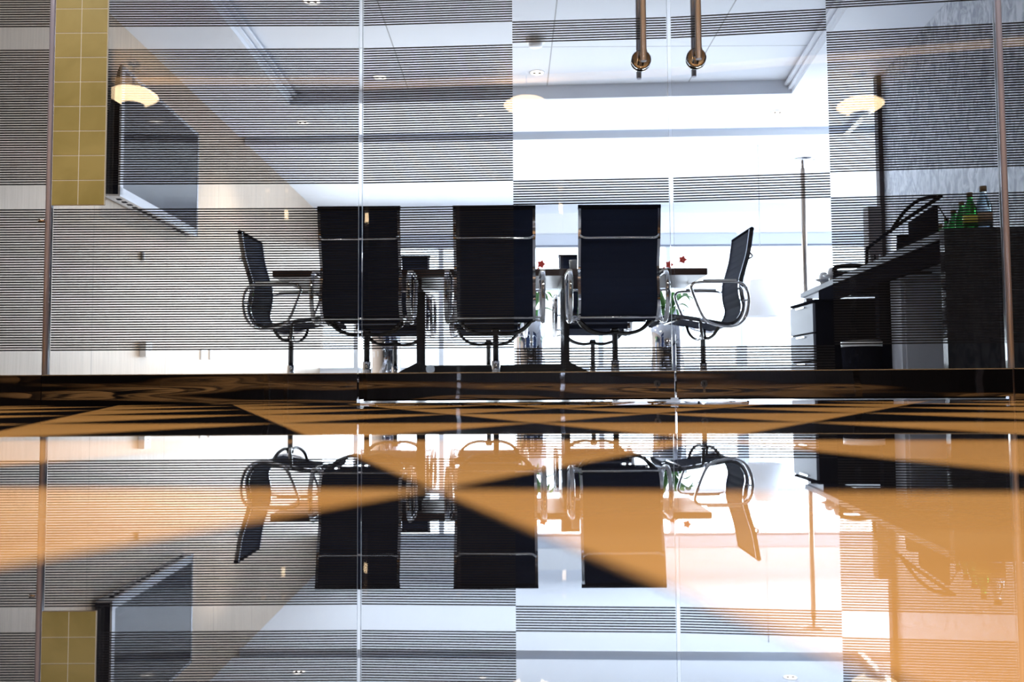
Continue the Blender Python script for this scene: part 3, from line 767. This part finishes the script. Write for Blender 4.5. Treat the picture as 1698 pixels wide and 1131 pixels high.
for k, (px, D, lab) in enumerate(((1369, 6.2, 'pale upturned cup on its saucer nearest the counter tip'), (1384, 5.95, 'pale upturned cup on its saucer beside the telephone'))):
    t = empty('cup', (gp(px, D), D, cz)); tag(t, lab, 'cup', 'pale cups on saucers')
    mb = MB(); mb.lathe([(.026, 0), (.024, .04), (.028, .055)], seg=20); mb.build('stand', 'ceramic', t)
    mb = MB(); mb.lathe([(0, .055), (.035, .055), (.065, .068), (.062, .072), (0, .063)], seg=28); mb.build('saucer', 'ceramic', t)
    mb = MB(); mb.lathe([(.036, .066), (.034, .09), (.024, .118), (.012, .124), (0, .124)], seg=24); mb.build('cup_body', 'ceramic', t)
D = 6.05; P = gp(1453, D)
t = empty('tower_speaker', (P, D, cz)); tag(t, 'tall narrow warm grey speaker standing on the counter', 'speaker')
mb = MB(); mb.box((0, 0, .29), (.095, .09, .56)); mb.build('speaker_body', 'speaker', t, bevel=.004)
mb = MB(); mb.box((0, -.005, .006), (.12, .11, .012)); mb.build('base', 'black', t)
pen = empty('pen_pot', (gp(1455, 5.35), 5.35, cz)); tag(pen, 'white pot of pens on the counter in front of the tall speaker', 'pen pot')
mb = MB(); mb.lathe([(.03, 0), (.033, .07), (.03, .07), (.027, .005)], seg=18); mb.build('pot', 'socket', pen)
for k in range(6):
    a = k*1.1; mb = MB(); mb.tube([(.012*math.cos(a), .012*math.sin(a), .005), (.035*math.cos(a), .03*math.sin(a), .12)], .0035, 6); mb.build('pen', ['white', 'black', 'socket'][k % 3], pen)
bs = empty('desk_lamp', (gp(1478, 5.0), 5.0, cz))
bpy.data.objects.remove(bs)

# floor lamp (torchiere)
D = 6.8; P = onD(1338, 268, D)
t = empty('floor_lamp', (gp(1338.5, D), D, 0)); tag(t, 'tall polished uplighter floor lamp standing behind the counter end', 'floor lamp')
mb = MB(); mb.lathe([(0, 0), (.14, 0), (.14, .012), (.02, .03)], seg=32); mb.build('base', 'chrome', t)
mb = MB(); mb.lathe([(.019, .02), (.019, P.z - .06), (.012, P.z - .05), (.012, P.z - .01)], seg=18); mb.build('pole', 'pole', t)
mb = MB(); mb.lathe([(.012, P.z - .012), (.03, P.z - .006), (.095, P.z + .012), (.095, P.z + .016), (.02, P.z + .0)], seg=32); mb.build('lamp_shade', 'chrome', t)
# white hanging lamp near the window
D = 8.6; P = onD(1262, 490, D); ztop = onD(1262, 464, D).z; zbot = onD(1262, 525, D).z
t = empty('hanging_lamp', (P.x, D, 0)); tag(t, 'white shaded hanging lamp in front of the bright windows', 'lamp')
mb = MB(); mb.lathe([(.105, ztop), (.17, zbot), (.166, zbot), (.101, ztop), (0.01, ztop)], seg=32); mb.build('lamp_shade', 'shade', t)
mb = MB(); mb.tube([(0, 0, ztop), (.03, 0, ztop + .1), (.0, 0, ztop + .25), (0, 0, HC)], .004, 6); mb.build('cord', 'silver', t)
mb = MB(); mb.lathe([(0, ztop - .2), (.035, ztop - .17), (.035, ztop - .13), (0, ztop - .09)], seg=16); mb.build('bulb', 'bulb', t)

# ceiling fittings
def downlight(px, py, z, label, sc_=.66):
    P = onz(px, py, z); t = empty('downlight', (P.x, P.y, z)); tag(t, label, 'ceiling light', 'twin-eye downlights in the office ceiling'); t.scale = (sc_, sc_, sc_)
    mb = MB(); mb.lathe([(.075, 0), (.095, -.006), (.098, 0)], seg=32); mb.build('ring', 'white', t)
    mb = MB(); mb.lathe([(0, -.003), (.078, -.003)], seg=24); mb.build('lens', 'white_lens', t)
    for s in (-1, 1):
        mb = MB(); mb.lathe([(0, -.014), (.018, -.012), (.02, -.003)], (s*.034, 0, 0), 14); mb.build('eyelet', 'black', t)
downlight(630, 128, CT, 'twin-eye downlight in the raised ceiling above the chair nearest the television')
downlight(890.5, 120.5, CT, 'twin-eye downlight in the raised ceiling straight below the smoke detector')
downlight(517, 2, CT, 'twin-eye downlight in the raised ceiling at the top edge of the view')
downlight(502, 203, HC, 'twin-eye downlight in the lower ceiling border beside the beige wall')
downlight(1289, 186, HC, 'twin-eye downlight in the lower ceiling border above the right end chair')
downlight(797, 192, HC, 'warm downlight in the lower ceiling border above the middle chair', .34)
P = onz(888, 66, CT); t = empty('smoke_detector', (P.x, P.y, CT)); tag(t, 'round white smoke detector on the raised ceiling', 'smoke detector')
mb = MB(); mb.lathe([(.075, 0), (.072, -.018), (.05, -.02)], seg=32); mb.build('base', 'white', t)
mb = MB(); mb.lathe([(.052, -.018), (.05, -.05), (.03, -.058), (0, -.058)], seg=28); mb.build('sensor_dome', 'socket', t)
a = onz(1403, 224, HC - .06); b = onz(1452, 177, HC - .06)
mb = MB(); mb.box(((a.x+b.x)/2, (a.y+b.y)/2, HC - .03), (.05, (b - a).length, .05), -math.atan2(b.x - a.x, b.y - a.y)); tag(mb.build('curtain_track', 'chrome'), 'short chrome curtain track under the ceiling beside the marble wall', 'curtain track')

# ================================================================ LIGHT
w = bpy.data.worlds.new('sky'); bpy.context.scene.world = w; w.use_nodes = True
bg = w.node_tree.nodes['Background']; bg.inputs[0].default_value = (.76, .88, 1.0, 1); bg.inputs[1].default_value = 4.5
def area(name, loc, rot, sx, sy, e, col):
    l = bpy.data.lights.new(name, 'AREA'); l.shape = 'RECTANGLE'; l.size = sx; l.size_y = sy; l.energy = e; l.color = col
    o = bpy.data.objects.new(name, l); C.objects.link(o); o.location = loc; o.rotation_euler = rot; return o
area('daylight_far_windows', (1.2, FY + .35, 1.3), (-PI/2, 0, 0), 9.4, 2.1, 330, (.86, .93, 1.))
area('added_side_daylight', (6.4, 9.6, 1.3), (0, PI/2, 0), 2.1, 5.0, 150, (.86, .93, 1.))  # extra daylight behind the added side window
def point(name, loc, e, col, r=.08):
    l = bpy.data.lights.new(name, 'POINT'); l.energy = e; l.color = col; l.shadow_soft_size = r
    o = bpy.data.objects.new(name, l); C.objects.link(o); o.location = loc; return o
for x, y in ((-1.9, .35), (0, .35), (1.9, .35)):  # fill lights added to brighten the lobby floor, no fixtures there
    area('lobby_floor_fill', (x, y, 2.60), (0, 0, 0), .25, .25, 42, (1, .93, .84))
for o in [o for o in bpy.data.objects if o.name.startswith('downlight')]:
    l = bpy.data.lights.new('downlight_light', 'SPOT'); l.energy = 60; l.spot_size = 2.2; l.spot_blend = .6; l.color = (1, .95, .88); l.shadow_soft_size = .05
    p = bpy.data.objects.new('downlight_light', l); C.objects.link(p); p.location = o.location + Vector((0, 0, -.03))

# ================================================================ CAMERA
cam = bpy.data.cameras.new('camera'); co = bpy.data.objects.new('camera', cam); C.objects.link(co)
cam.sensor_width = 36; cam.lens = 36 * F / 1698; cam.clip_start = .005; cam.clip_end = 200
co.matrix_world = Matrix(((RT.x, UP.x, -FW.x, 0), (RT.y, UP.y, -FW.y, 0), (RT.z, UP.z, -FW.z, CZ), (0, 0, 0, 1)))
cam.dof.use_dof = True; cam.dof.focus_distance = 2.8; cam.dof.aperture_fstop = 6.0
sc = bpy.context.scene; sc.camera = co
sc.view_settings.view_transform = 'Standard'; sc.view_settings.look = 'None'; sc.view_settings.gamma = 1
sc.view_settings.use_curve_mapping = False; sc.view_settings.exposure = .35
sc.cycles.max_bounces = 10; sc.cycles.transparent_max_bounces = 16; sc.cycles.diffuse_bounces = 4; sc.cycles.glossy_bounces = 5
sc.cycles.transmission_bounces = 4
sc.cycles.caustics_reflective = False; sc.cycles.caustics_refractive = False
sc.cycles.sample_clamp_indirect = 8
